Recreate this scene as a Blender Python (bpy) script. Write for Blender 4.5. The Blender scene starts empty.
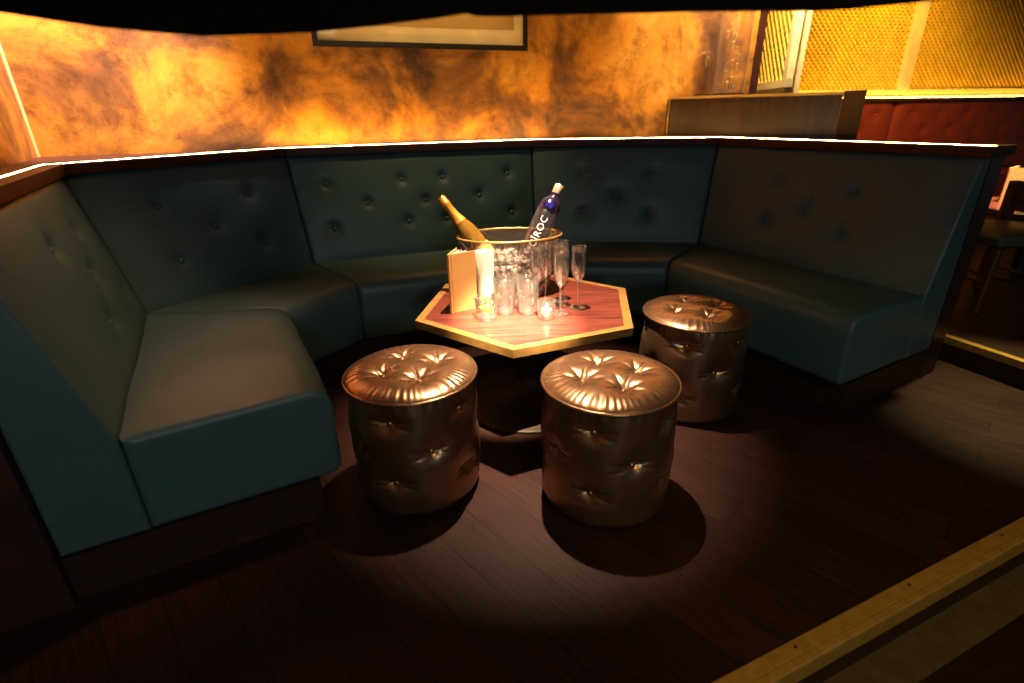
import bpy, bmesh, math, random
from mathutils import Vector, Matrix, noise
random.seed(7)
scn = bpy.context.scene
col = scn.collection
pi = math.pi
V = Vector

# ------------------------------------------------------------------ materials
def mat_new(name):
    m = bpy.data.materials.new(name); m.use_nodes = True
    nt = m.node_tree; b = nt.nodes['Principled BSDF']
    return m, nt, b
def node(nt, t, **kw):
    n = nt.nodes.new(t)
    for k, v in kw.items(): setattr(n, k, v)
    return n
def ramp(nt, fac, stops):
    r = node(nt, 'ShaderNodeValToRGB'); e = r.color_ramp.elements
    while len(e) < len(stops): e.new(0.5)
    for el, (p, c) in zip(e, stops): el.position = p; el.color = (*c, 1)
    nt.links.new(fac, r.inputs['Fac']); return r.outputs['Color']
def coords(nt, scale=(1, 1, 1), rot=(0, 0, 0), kind='Object'):
    tc = node(nt, 'ShaderNodeTexCoord'); mp = node(nt, 'ShaderNodeMapping')
    mp.inputs['Scale'].default_value = scale; mp.inputs['Rotation'].default_value = rot
    nt.links.new(tc.outputs[kind], mp.inputs['Vector']); return mp.outputs['Vector']
def noise_tex(nt, vec, scale, detail=4, rough=.55, dist=0):
    n = node(nt, 'ShaderNodeTexNoise')
    n.inputs['Scale'].default_value = scale; n.inputs['Detail'].default_value = detail
    n.inputs['Roughness'].default_value = rough; n.inputs['Distortion'].default_value = dist
    if vec is not None: nt.links.new(vec, n.inputs['Vector'])
    return n.outputs['Fac']
def bump(nt, b, h, strength=.2, dist=.01):
    n = node(nt, 'ShaderNodeBump'); n.inputs['Strength'].default_value = strength; n.inputs['Distance'].default_value = dist
    nt.links.new(h, n.inputs['Height']); nt.links.new(n.outputs['Normal'], b.inputs['Normal'])
def simple(name, c, rough=.5, metal=0, c2=None, nscale=8, bumps=0, bscale=200, spec=.5, coat=0):
    m, nt, b = mat_new(name)
    b.inputs['Roughness'].default_value = rough; b.inputs['Metallic'].default_value = metal
    b.inputs['Specular IOR Level'].default_value = spec; b.inputs['Coat Weight'].default_value = coat
    c2 = c2 or tuple(x * .8 for x in c)
    v = coords(nt)
    nt.links.new(ramp(nt, noise_tex(nt, v, nscale), [(.35, c2), (.65, c)]), b.inputs['Base Color'])
    if bumps: bump(nt, b, noise_tex(nt, v, bscale, 2), bumps, .002)
    return m
def emis(name, c, s):
    m, nt, b = mat_new(name)
    b.inputs['Base Color'].default_value = (*c, 1); b.inputs['Emission Color'].default_value = (*c, 1); b.inputs['Emission Strength'].default_value = s
    return m
def glassy(name, tint=(1, 1, 1), rough=.03, refl=1.0, frost=0.0, frost_c=(.9, .9, .9)):
    """thin clear glass: see-through tinted by its wall, Fresnel reflections on top"""
    m = bpy.data.materials.new(name); m.use_nodes = True; nt = m.node_tree; nt.nodes.clear()
    out = node(nt, 'ShaderNodeOutputMaterial'); tr = node(nt, 'ShaderNodeBsdfTransparent'); gl = node(nt, 'ShaderNodeBsdfGlossy')
    tr.inputs['Color'].default_value = (*tint, 1); gl.inputs['Roughness'].default_value = rough
    lw = node(nt, 'ShaderNodeLayerWeight'); lw.inputs['Blend'].default_value = .28
    mu = node(nt, 'ShaderNodeMath', operation='MULTIPLY_ADD'); mu.inputs[1].default_value = .75 * refl; mu.inputs[2].default_value = .03 * refl
    nt.links.new(lw.outputs['Facing'], mu.inputs[0])
    mx = node(nt, 'ShaderNodeMixShader'); nt.links.new(mu.outputs[0], mx.inputs['Fac'])
    nt.links.new(tr.outputs[0], mx.inputs[1]); nt.links.new(gl.outputs[0], mx.inputs[2])
    res = mx.outputs[0]
    if frost:
        df = node(nt, 'ShaderNodeBsdfDiffuse'); df.inputs['Color'].default_value = (*frost_c, 1)
        m2 = node(nt, 'ShaderNodeMixShader'); m2.inputs['Fac'].default_value = frost
        if frost < .2:  # the wall scatters more where it is seen edge on
            pw = node(nt, 'ShaderNodeMath', operation='POWER'); pw.inputs[1].default_value = 2; nt.links.new(lw.outputs['Facing'], pw.inputs[0])
            mf = node(nt, 'ShaderNodeMath', operation='MULTIPLY_ADD'); mf.inputs[1].default_value = frost * 1.6; mf.inputs[2].default_value = frost * .2
            nt.links.new(pw.outputs[0], mf.inputs[0]); nt.links.new(mf.outputs[0], m2.inputs['Fac'])
        nt.links.new(res, m2.inputs[1]); nt.links.new(df.outputs[0], m2.inputs[2]); res = m2.outputs[0]
    nt.links.new(res, out.inputs['Surface'])
    return m, nt, gl

M_ = {}
M_['leather'] = simple('teal_leather', (.047, .106, .126), .44, 0, (.041, .094, .111), 5, .12, 260, .45)
M_['leather_button'] = simple('teal_leather_button', (.045, .125, .13), .38)
M_['wood_dark'] = simple('dark_stained_wood', (.040, .013, .008), .38, 0, (.024, .008, .005), 14)
M_['wood_rail'] = simple('mahogany_rail', (.060, .019, .009), .5, 0, (.040, .012, .006), 14, spec=.2)
M_['plinth'] = simple('dark_brown_plinth_wood', (.032, .014, .008), .45, 0, (.020, .009, .005), 16, spec=.25)
M_['step_edge'] = simple('worn_olive_brown_step_edge', (.085, .058, .024), .55, 0, (.058, .038, .015), 18)
M_['brass'] = simple('brushed_brass', (.62, .40, .12), .36, .75, (.52, .32, .09), 40)
M_['nosing'] = simple('worn_brass_nosing', (.44, .255, .042), .5, .4, (.35, .19, .03), 30)
M_['dark_metal'] = simple('dark_bronze_metal', (.035, .022, .014), .5, .5)
M_['screw'] = simple('dark_screw', (.02, .015, .01), .5, .5)
M_['black'] = simple('black_fabric', (.003, .003, .003), .95, spec=.05)
M_['ceiling'] = simple('dark_ceiling_paint', (.02, .014, .01), .9)
M_['cream'] = simple('cream_mat_board', (.80, .66, .42), .8)
M_['artwork'] = simple('tan_print', (.46, .30, .10), .7, 0, (.38, .24, .07), 3)
M_['frame'] = simple('black_frame', (.012, .008, .006), .4)
M_['menu'] = simple('tan_menu_cover', (.66, .38, .12), .55, 0, (.62, .35, .11), 6)
M_['paper'] = simple('white_paper', (.82, .76, .64), .8)
M_['foil'] = simple('gold_foil', (.86, .42, .07), .30, .6, (.66, .30, .04), 60, .9, 45)
M_['champ'] = simple('amber_bottle_glass', (.24, .13, .02), .08, .2, (.16, .09, .012), 10)
M_['label'] = simple('gold_bottle_label', (.85, .55, .20), .45, .2)
M_['red'] = simple('oxblood_leather', (.17, .022, .008), .42, 0, (.14, .018, .007), 6)
M_['red_dark'] = simple('oxblood_leather_seat', (.2, .02, .012), .45)
M_['lime'] = simple('lime_flesh', (.72, .78, .09), .35, 0, (.55, .66, .05), 40)
M_['lime_skin'] = simple('lime_skin', (.14, .42, .02), .4)
M_['ice'] = glassy('clear_ice', (.96, .96, .97), .2, 2.4, .26, (.92, .86, .80))[0]
M_['glass'] = glassy('clear_glass', (.98, .975, .965), .10, 1.7, .05, (.95, .9, .85))[0]
M_['glazing'] = glassy('picture_glazing', (.99, .99, .985), .06, .15)[0]
M_['vase_glass'] = glassy('large_clear_glass', (.985, .98, .975), .12, .55, .03, (.9, .8, .7))[0]
M_['glass_base'] = glassy('thick_glass_base', (.93, .91, .88), .14, 2.0, .10)[0]
M_['frost'] = glassy('frosted_white_glass', (1, 1, 1), .3, .4, .80, (.66, .62, .55))[0]
M_['vodka'] = glassy('frosted_clear_bottle', (.88, .86, .90), .12, 1.5, .05, (.75, .72, .85))[0]
M_['vodka_top'] = glassy('violet_tinted_bottle_glass', (.70, .66, .86), .12, 1.4, .06, (.30, .22, .60))[0]
M_['violet_blue'] = simple('deep_blue_glass_emblem', (.012, .01, .17), .15, 0, spec=.8)
M_['cap'] = simple('pale_gold_cap', (.85, .68, .48), .3, .7)
M_['white_ink'] = simple('white_lettering', (.95, .93, .9), .5)
M_['wax'] = simple('white_wax', (.9, .85, .7), .5)
M_['flame'] = emis('candle_flame', (1, .62, .28), 60)
M_['led'] = emis('warm_led_strip', (1, .50, .13), 255)
M_['led_mesh'] = emis('amber_led_strip', (1, .52, .06), 30)
M_['gold_wall'] = simple('gold_painted_backing', (.45, .19, .01), .55, .15)
M_['pale_wall'] = simple('pale_gold_backing', (.72, .52, .24), .6)
M_['gold_bar'] = simple('gold_mesh_wire', (.86, .52, .05), .45, .2)
M_['gold_frame'] = simple('gold_frame_paint', (.80, .58, .26), .4, .15)
M_['chair_wood'] = simple('brown_chair_wood', (.10, .035, .012), .4)
M_['chair_pad'] = simple('olive_seat_pad', (.10, .10, .07), .5)
M_['dots'] = simple('pale_paper_petals', (.85, .7, .25), .6)
M_['dots_g'] = simple('green_paper_petals', (.2, .5, .3), .6)
M_['amber_dome'] = glassy('amber_tinted_dome_glass', (.95, .88, .78), .08, .9)[0]

def cut_glass():
    m, nt, gl = glassy('faceted_clear_acrylic', (.97, .94, .90), .10, 1.9, .15, (.9, .72, .55))
    v = coords(nt, (1, 1, 1)); vo = node(nt, 'ShaderNodeTexVoronoi'); vo.inputs['Scale'].default_value = 38
    nt.links.new(v, vo.inputs['Vector'])
    bp = node(nt, 'ShaderNodeBump'); bp.inputs['Strength'].default_value = .9; bp.inputs['Distance'].default_value = .02
    nt.links.new(vo.outputs['Distance'], bp.inputs['Height']); nt.links.new(bp.outputs['Normal'], gl.inputs['Normal'])
    return m
M_['bucket'] = cut_glass()

def bronze():
    m, nt, b = mat_new('bronze_metallic_leather')
    b.inputs['Metallic'].default_value = .88; b.inputs['Roughness'].default_value = .29
    v = coords(nt)
    nt.links.new(ramp(nt, noise_tex(nt, v, 9, 3), [(.3, (.28, .160, .085)), (.7, (.38, .225, .130))]), b.inputs['Base Color'])
    bump(nt, b, noise_tex(nt, v, 190, 3), .10, .003)
    return m
M_['bronze'] = bronze()
M_['bronze_button'] = simple('bronze_button_leather', (.40, .21, .10), .3, .9)

def floor_mat(name, rotz, dark=1.0):
    m, nt, b = mat_new(name)
    v = coords(nt, (1, 1, 1), (0, 0, rotz))
    br = node(nt, 'ShaderNodeTexBrick'); br.offset = .37; br.inputs['Scale'].default_value = 1
    br.inputs['Brick Width'].default_value = 1.3; br.inputs['Row Height'].default_value = .133
    br.inputs['Mortar Size'].default_value = .0022; br.inputs['Mortar Smooth'].default_value = .3; br.inputs['Bias'].default_value = 0
    br.inputs['Color1'].default_value = (.031 * dark, .0132 * dark, .0104 * dark, 1); br.inputs['Color2'].default_value = (.020 * dark, .0085 * dark, .0068 * dark, 1)
    br.inputs['Mortar'].default_value = (.012, .006, .004, 1)
    nt.links.new(v, br.inputs['Vector'])
    mp = node(nt, 'ShaderNodeMapping'); mp.inputs['Scale'].default_value = (2, 26, 2); nt.links.new(v, mp.inputs['Vector'])
    g = noise_tex(nt, mp.outputs['Vector'], 3.2, 6, .65, .4)
    mx = node(nt, 'ShaderNodeMixRGB', blend_type='MULTIPLY'); mx.inputs['Fac'].default_value = .8
    nt.links.new(br.outputs['Color'], mx.inputs[1]); nt.links.new(ramp(nt, g, [(.3, (.45, .45, .45)), (.7, (1.2, 1.15, 1.1))]), mx.inputs[2])
    nt.links.new(mx.outputs[0], b.inputs['Base Color'])
    nt.links.new(ramp(nt, g, [(.3, (.36,) * 3), (.7, (.52,) * 3)]), b.inputs['Roughness'])
    b.inputs['Specular IOR Level'].default_value = .14
    ad = node(nt, 'ShaderNodeMath', operation='MULTIPLY_ADD'); ad.inputs[1].default_value = -1.6
    nt.links.new(br.outputs['Fac'], ad.inputs[0]); nt.links.new(g, ad.inputs[2])
    bump(nt, b, ad.outputs[0], .28, .004)
    return m
M_['floor'] = floor_mat('dark_plank_floor', math.radians(47))
M_['floor_low'] = floor_mat('lower_dark_plank_floor', math.radians(-23.5))

def copper():
    m, nt, b = mat_new('patinated_copper_plaster')
    v = coords(nt)
    big = noise_tex(nt, v, 1.9, 7, .62, .5)
    c1 = ramp(nt, big, [(.35, (.075, .038, .022)), (.45, (.25, .115, .030)), (.54, (.58, .27, .032)), (.68, (.72, .42, .075))])
    mid = noise_tex(nt, v, 5.5, 8, .72, .3)
    mx = node(nt, 'ShaderNodeMixRGB', blend_type='MULTIPLY'); mx.inputs['Fac'].default_value = .85
    nt.links.new(c1, mx.inputs[1]); nt.links.new(ramp(nt, mid, [(.34, (.38, .33, .30)), (.5, (.95, .92, .9)), (.7, (1.15, 1.1, 1.0))]), mx.inputs[2])
    mp = node(nt, 'ShaderNodeMapping'); mp.inputs['Scale'].default_value = (1, 1, 2.2); nt.links.new(v, mp.inputs['Vector'])
    fine = noise_tex(nt, mp.outputs['Vector'], 24, 6, .75)
    m2 = node(nt, 'ShaderNodeMixRGB', blend_type='MULTIPLY'); m2.inputs['Fac'].default_value = .7
    nt.links.new(mx.outputs[0], m2.inputs[1]); nt.links.new(ramp(nt, fine, [(.30, (.30, .26, .24)), (.43, (1, 1, 1))]), m2.inputs[2])
    nt.links.new(m2.outputs[0], b.inputs['Base Color'])
    b.inputs['Metallic'].default_value = .25; b.inputs['Roughness'].default_value = .46
    bump(nt, b, mid, .25, .01)
    return m
M_['copper'] = copper()

def table_wood(name, c1, c2, coat=.25):
    m, nt, b = mat_new(name)
    v = coords(nt, (1.5, 22, 1.5), (0, 0, math.radians(-4)))
    g = noise_tex(nt, v, 2.6, 6, .62, .7)
    nt.links.new(ramp(nt, g, [(.32, c1), (.66, c2)]), b.inputs['Base Color'])
    b.inputs['Roughness'].default_value = .3; b.inputs['Coat Weight'].default_value = coat; b.inputs['Coat Roughness'].default_value = .2
    return m
M_['tabletop'] = table_wood('reddish_walnut_veneer', (.042, .009, .006), (.145, .034, .023))
M_['oak_edge'] = simple('brass_coloured_edging', (.36, .21, .06), .4, .5, (.29, .16, .042), 30)

# ------------------------------------------------------------------ mesh helpers
def finish(name, bm, mat, parent=None, smooth=True, ang=38, loc=None):
    bmesh.ops.recalc_face_normals(bm, faces=bm.faces[:])
    if smooth:
        for f in bm.faces: f.smooth = True
        for e in bm.edges:
            if len(e.link_faces) == 2 and e.calc_face_angle(0) > math.radians(ang): e.smooth = False
    for f in bm.faces:
        if len(f.verts) > 12: f.smooth = False
    me = bpy.data.meshes.new(name); bm.to_mesh(me); bm.free()
    o = bpy.data.objects.new(name, me); col.objects.link(o)
    if mat: me.materials.append(mat)
    if parent: o.parent = parent
    if loc is not None: o.location = loc
    return o
def tag(o, label=None, cat=None, group=None, kind=None):
    if label: o['label'] = label
    if cat: o['category'] = cat
    if group: o['group'] = group
    if kind: o['kind'] = kind
    return o
def thing(name, label, cat, loc=(0, 0, 0), rz=0, group=None):
    o = bpy.data.objects.new(name, None); o.empty_display_size = .05; col.objects.link(o)
    o.location = loc; o.rotation_euler = (0, 0, rz)
    return tag(o, label, cat, group)
def copy_thing(src, loc, rz, label):
    r = src.copy(); col.objects.link(r); r.location = loc; r.rotation_euler = (0, 0, rz); r['label'] = label
    for ch in list(src.children):
        c = ch.copy(); col.objects.link(c); c.parent = r
        for g in ch.children:
            d = g.copy(); col.objects.link(d); d.parent = c
    return r
def prism(bm, poly, z0, z1):
    a = [bm.verts.new((x, y, z0)) for x, y in poly]; b = [bm.verts.new((x, y, z1)) for x, y in poly]
    n = len(poly); bm.faces.new(a[::-1]); bm.faces.new(b)
    for i in range(n): bm.faces.new((a[i], a[(i + 1) % n], b[(i + 1) % n], b[i]))
    return bm
def bev(bm, w, seg=2):
    bmesh.ops.bevel(bm, geom=[e for e in bm.edges if len(e.link_faces) == 2 and e.calc_face_angle(0) > .5], offset=w, segments=seg, profile=.6, affect='EDGES', clamp_overlap=True)
    return bm
def box(bm, c, s, rz=0, rot=None):
    m = Matrix.Translation(c) @ (rot.to_4x4() if rot else Matrix.Rotation(rz, 4, 'Z')) @ Matrix.Diagonal((*s, 1))
    bmesh.ops.create_cube(bm, size=1, matrix=m); return bm
def lathe(bm, prof, seg=48, sx=1, sy=1, mat4=None):
    rings = []
    for r, z in prof:
        if r < 1e-6: rings.append([bm.verts.new((0, 0, z))])
        else: rings.append([bm.verts.new((r * sx * math.cos(2 * pi * k / seg), r * sy * math.sin(2 * pi * k / seg), z)) for k in range(seg)])
    for A, B in zip(rings[:-1], rings[1:]):
        for k in range(seg):
            k2 = (k + 1) % seg
            if len(A) == 1 and len(B) == 1: continue
            if len(A) == 1: bm.faces.new((A[0], B[k], B[k2]))
            elif len(B) == 1: bm.faces.new((A[k], A[k2], B[0]))
            else: bm.faces.new((A[k], A[k2], B[k2], B[k]))
    if mat4: bmesh.ops.transform(bm, matrix=mat4, verts=bm.verts[:])
    return bm
def tube(bm, pts, r, seg=10, closed=False):
    pts = [V(p) for p in pts]; n = len(pts); rings = []
    up0 = V((0, 0, 1))
    for i, p in enumerate(pts):
        a = pts[(i - 1) % n] if closed or i > 0 else p
        b = pts[(i + 1) % n] if closed or i < n - 1 else p
        t = (b - a).normalized(); up = up0 if abs(t.z) < .95 else V((1, 0, 0))
        s = t.cross(up).normalized(); u = s.cross(t)
        rings.append([bm.verts.new(p + r * (math.cos(2 * pi * k / seg) * s + math.sin(2 * pi * k / seg) * u)) for k in range(seg)])
    m = n if closed else n - 1
    for i in range(m):
        A, B = rings[i], rings[(i + 1) % n]
        for k in range(seg): bm.faces.new((A[k], A[(k + 1) % seg], B[(k + 1) % seg], B[k]))
    if not closed: bm.faces.new(rings[0][::-1]); bm.faces.new(rings[-1])
    return bm
def button_mesh(name, mat, parent, p, n, r=.013):
    n = V(n).normalized(); q = n.to_track_quat('Z', 'Y').to_matrix().to_4x4()
    prof = [(0, .55 * r), (.35 * r, .50 * r), (.65 * r, .36 * r), (.88 * r, .12 * r), (r, -.15 * r), (.9 * r, -.35 * r), (0, -.4 * r)]
    bm = lathe(bmesh.new(), prof, 16); bmesh.ops.transform(bm, matrix=q, verts=bm.verts[:])
    return finish(name, bm, mat, parent, loc=p)

# ------------------------------------------------------------------ banquette plan
P = [V(p) for p in [(-.992, 1.114), (-1.524, 2.074), (-1.083, 2.83), (.161, 3.289), (1.15, 3.173), (1.755, 2.096)]]
N = []
for a, b in zip(P[:-1], P[1:]):
    t = (b - a).normalized(); N.append(V((t.y, -t.x)))
MI = [N[0]] + [(N[i - 1] + N[i]) / (1 + N[i - 1].dot(N[i])) for i in range(1, 5)] + [N[4]]
def off(i, o): return P[i] + MI[i] * o
WD = V((.938, .346)); WN = V((-.346, .938)); W0 = V((-2.27, 2.69)); WE = V((1.735, 4.167))
LD = V((.52, -.854)); LN = V((-.854, -.52))
def rear(i, o, gap=.006):
    """rear corner of the carcass, kept clear of the walls behind"""
    if i == 5: return off(i, -o - .025)
    if i == 0: return off(i, -o)
    while o > .19:
        q = off(i, -o)
        if (q - W0).dot(WN) < -gap and (q - W0).dot(LN) < -gap: return q
        o -= .002
    return q
ZS, ZB, ZT, ZR = .445, .145, .987, 1.027
RAKE = .143

def fillet(pts, radii, n=6):
    """closed 2-D polygon with rounded corners"""
    out = []; k = len(pts)
    for i, (p, r) in enumerate(zip(pts, radii)):
        p = V(p); a = (V(pts[i - 1]) - p); b = (V(pts[(i + 1) % k]) - p)
        if r <= 0: out.append(p); continue
        d = min(r, a.length * .45, b.length * .45); pa = p + a.normalized() * d; pb = p + b.normalized() * d
        for j in range(n + 1):
            s = j / n; out.append((1 - s) ** 2 * pa + 2 * s * (1 - s) * p + s * s * pb)
    return out
def resample(poly, step):
    out = []
    for i, p in enumerate(poly):
        q = poly[(i + 1) % len(poly)]; L = (q - p).length; n = max(1, int(math.ceil(L / step)))
        for j in range(n): out.append(p + (q - p) * (j / n))
    return out
def loft(seg, prof, ends, nt, disp, r=.022, crown=None):
    """sweep the (offset, z) profile from mitre to mitre with softly rounded ends; disp(t, o, z, face normal 2d) moves a point outward"""
    bm = bmesh.new(); L = (P[seg + 1] - P[seg]).length; c = V((sum(p.x for p in prof) / len(prof), sum(p.y for p in prof) / len(prof)))
    ts = [];
    for k in range(7): ts.append((r / L) * (1 - math.cos(k / 6 * pi / 2)))
    body = [r / L + (1 - 2 * r / L) * k / nt for k in range(1, nt)]
    ts = ts + body + [1 - t for t in ts[::-1]]
    rings = []; n = len(prof)
    nrm = []
    for i in range(n):
        d = prof[(i + 1) % n] - prof[i - 1]; v = V((d.y, -d.x)); v.normalize(); nrm.append(v)
    area = sum(prof[i].x * prof[(i + 1) % n].y - prof[(i + 1) % n].x * prof[i].y for i in range(n))
    if area < 0: nrm = [-v for v in nrm]
    for t in ts:
        dd = min(t, 1 - t) * L; ins = r * (1 - math.sqrt(max(0, 1 - (1 - min(1, dd / r)) ** 2)))
        ring = []
        for p, v in zip(prof, nrm):
            q = p - v * ins; q = q + v * disp(t, p.x, p.y, v)
            w = off(seg, q.x).lerp(off(seg + 1, q.x), .002 + .996 * t); ring.append(bm.verts.new((w.x, w.y, q.y)))
        rings.append(ring)
    for A, B in zip(rings[:-1], rings[1:]):
        for i in range(n): bm.faces.new((A[i], A[(i + 1) % n], B[(i + 1) % n], B[i]))
    bm.faces.new(rings[0]); bm.faces.new(rings[-1][::-1])
    return bm

BUT = [[(.763, .71), (.461, .71), (.646, .48), (.881, .225), (.537, .227)],
       [(.279, .719), (.722, .712), (.497, .505), (.733, .289), (.265, .292)],
       [(.119, .725), (.417, .735), (.266, .524), (.113, .301), (.422, .313), (.589, .732), (.506, .515), (.587, .313), (.881, .736), (.744, .525), (.893, .32)],
       [(.286, .729), (.68, .719), (.48, .506), (.286, .302), (.682, .286)],
       [(.339, .717), (.662, .701), (.491, .494), (.315, .293), (.649, .296)]]
LBL = ['teal leather banquette section at the left end, nearest the camera, seat lit warm',
       'teal leather banquette section angled between the left end seat and the back seat',
       'wide teal leather banquette section behind the ice bucket, eleven back buttons',
       'teal leather banquette section behind the champagne flutes, left of the right end seat',
       'teal leather banquette section at the right end, beside the farthest stool']
seat_poly = [(0, ZB), (.50, ZB), (.52, ZS - .02), (.50, ZS), (.0, ZS - .012)]
for i in range(5):
    L = (P[i + 1] - P[i]).length
    mid = (P[i] + P[i + 1]) / 2
    u = thing('banquette_section', LBL[i], 'banquette', (0, 0, 0))
    # seat
    sp = fillet([(0, ZB), (.515, ZB), (.522, ZS), (0, ZS - .01)], [0, .034, .075, 0], 8)
    sp = resample(sp, .03)
    def sdisp(t, o, z, v, i=i, L=L):
        e = min(t, 1 - t) * L
        pil = .010 * (1 - math.exp(-e / .09)) * max(0, v.y) * math.sin(min(1, max(0, o / .5)) * pi) ** .5
        w = noise.noise(V((t * L * 3.1 + 11 * i, o * 3.3, z * 3))) * (.007 if i == 0 else .004)
        fold = 0
        if i == 0: fold = -.006 * math.exp(-((o - .30 - .35 * (t - .02)) / .03) ** 2) * math.exp(-(t / .35) ** 2) * max(0, v.y)
        return pil + (w + fold) * (1 - math.exp(-e / .05))
    finish('seat', loft(i, sp, None, 34, sdisp, .02), M_['leather'], u, ang=60)
    # backrest
    bp = fillet([(0, ZB), (0, ZS - .02), (-RAKE, ZT), (-.2, ZT), (-.2, ZB)], [0, .05, .028, 0, 0], 7)
    bp = resample(bp, .016)
    def bdisp(t, o, z, v, i=i, L=L):
        if v.x < .3: return 0
        h = (z - ZS) / (ZT - ZS); e = min(t, 1 - t) * L
        d = .012 * (1 - math.exp(-e / .08)) * max(0, math.sin(max(0, min(1, h)) * pi)) ** .6
        for bt, bh in BUT[i]:
            ds = (t - bt) * L; dh = (h - bh) * .56; rr = math.hypot(ds, dh)
            d -= .014 * math.exp(-(rr / .024) ** 2) + .010 * math.exp(-(rr / .055) ** 2)
        d += noise.noise(V((t * L * 4 + 7 * i, z * 4, 3))) * .003 * (1 - math.exp(-e / .05))
        return d
    bk = finish('backrest', loft(i, bp, None, int(L / .014), bdisp, .012), M_['leather'], u, ang=60)
    for bt, bh in BUT[i]:
        o = -RAKE * bh; w = off(i, o).lerp(off(i + 1, o), bt); z = ZS + bh * (ZT - ZS)
        nn = V((N[i].x, N[i].y, .26)).normalized(); d = bdisp(bt, o, z, V((1, .2)))
        button_mesh('button', M_['leather_button'], bk, V((w.x, w.y, z)) + nn * (d + .004), nn, .0125)
    # plinth and carcass
    ea, eb = (0, 0)
    def trimmed(a, b): return [a.lerp(b, .002), b.lerp(a, .002)]
    q = trimmed(off(i, .445), off(i + 1, .445)) + trimmed(off(i + 1, -.2), off(i, -.2))
    finish('plinth', bev(prism(bmesh.new(), [tuple(p) for p in q], 0, ZB - .002), .004, 1), M_['plinth'], u, ang=30)
    q = trimmed(off(i, -.202), off(i + 1, -.202)) + trimmed(rear(i + 1, .298, .010), rear(i, .298, .010))
    if i == 0:
        g = (P[0] - P[1]).normalized(); f = -N[0]
        finish('end_panel', bev(prism(bmesh.new(), [tuple(P[0] + f * .203 + g * .001), tuple(P[0] + f * .203 + g * .02), tuple(P[0] + f * .362 + g * .02), tuple(P[0] + f * .362 + g * .001)], 0, ZT - .001), .003, 1), M_['wood_dark'], u, ang=30)
    finish('back_panel', bev(prism(bmesh.new(), [tuple(p) for p in q], 0, ZT - .001), .003, 1), M_['wood_dark'], u, ang=30)

# capping rail along the whole back
rail = thing('capping_rail', 'long dark wood ledge capping the banquette back, glowing strip along it', 'ledge')
bm = bmesh.new()
ext0 = (P[0] - P[1]).normalized() * .02; ext5 = (P[5] - P[4]).normalized() * .02
def roff(i, o):
    return off(i, o) + (ext0 if i == 0 else ext5 if i == 5 else V((0, 0)))
poly = [tuple(roff(i, -.125)) for i in range(6)] + [tuple(rear(i, .303) + (roff(i, 0) - P[i])) for i in range(5, -1, -1)]
finish('ledge_board', bev(prism(bm, poly, ZT + .001, ZR), .004, 2), M_['wood_rail'], rail, ang=30)
bm = bmesh.new()
poly = [tuple(off(i, -.190)) for i in range(6)] + [tuple(off(i, -.199)) for i in range(5, -1, -1)]
finish('light_strip', prism(bm, poly, ZR, ZR + .0006), M_['led'], rail, smooth=False)

# ------------------------------------------------------------------ room shell
def struct(name, bm, mat, smooth=False):
    o = finish(name, bm, mat, None, smooth); o['kind'] = 'structure'; return o
e1 = W0 + LD * 1.1; e2 = e1 + V((.345, -.939)) * 3
struct('wall_back', prism(bmesh.new(), [tuple(W0 - WD * .2), tuple(WE), tuple(WE + WN * .14), tuple(W0 - WD * .2 + WN * .14)], -.2, 2.7), M_['copper'])
struct('wall_left', prism(bmesh.new(), [tuple(W0), tuple(e1), tuple(e2), tuple(e2 + LN * .14), tuple(e1 + LN * .14), tuple(W0 + LN * .14)], -.2, 2.7), M_['copper'])
# corner bead and end trim
bm = bmesh.new(); c = W0 + (WD + LD).normalized() * .006; tube(bm, [(c.x, c.y, 0), (c.x, c.y, 2.7)], .007, 8)
struct('trim_1', bm, M_['gold_frame'], True)
bm = prism(bmesh.new(), [tuple(WE + WD * .002 - WN * .02), tuple(WE + WD * .05 - WN * .02), tuple(WE + WD * .05 + WN * .16), tuple(WE + WD * .002 + WN * .16)], 0, 2.7)
struct('trim_2', bm, M_['wood_dark'])
# shelf closing the wedges between the rail and the walls
def wallpt(o, i): # foot on the back wall line of a rail corner
    q = off(i, o); return W0 + WD * (q - W0).dot(WD)
lp = off(1, -.304); ll = W0 + LD * (lp - W0).dot(LD)
q3 = wallpt(-.304, 2)
wedge = [tuple(rear(1, .306)), tuple(rear(2, .306)), tuple(q3 - WN * .002), tuple(W0 + (WD + LD) * .004), tuple(ll - LN * .002), ]
struct('trim_3', prism(bmesh.new(), wedge, 1.0, 1.019), M_['wood_rail'])
wedge = [tuple(rear(3, .306)), tuple(off(4, -.306)), (1.40, 3.62), (1.08, 3.90), tuple(wallpt(-.304, 3) - WN * .002)]
struct('trim_4', prism(bmesh.new(), wedge, 1.0, 1.019), M_['wood_rail'])

ND = V((.917, .399)); NN = V((.399, -.917)); NA = V((.435, .768))
a = NA - ND * 4.5; b = NA + ND * 9
struct('floor', prism(bmesh.new(), [tuple(a + NN * .02), tuple(b + NN * .02), (10, 12), (-5, 12), (-5, 0)], -.06, 0), M_['floor'])
a2 = a + NN * .045; b2 = b + NN * .045
struct('trim_5', prism(bmesh.new(), [tuple(a2), tuple(b2), tuple(b2 - NN * .03), tuple(a2 - NN * .03)], -.15, -.061), M_['plinth'])
struct('floor_lower', prism(bmesh.new(), [tuple(a2 + NN * .1), tuple(b2 + NN * .1), tuple(b2 + NN * 5), tuple(a2 + NN * 5)], -.21, -.15), M_['floor_low'])
struct('trim_6', prism(bmesh.new(), [tuple(a2 - NN * .03), tuple(b2 - NN * .03), tuple(b2 + NN * .098), tuple(a2 + NN * .098)], -.21, -.148), M_['step_edge'])
struct('ceiling', prism(bmesh.new(), [(-5, .4), (10, .4), (10, 12), (-5, 12)], 2.7, 2.8), M_['ceiling'])

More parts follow.
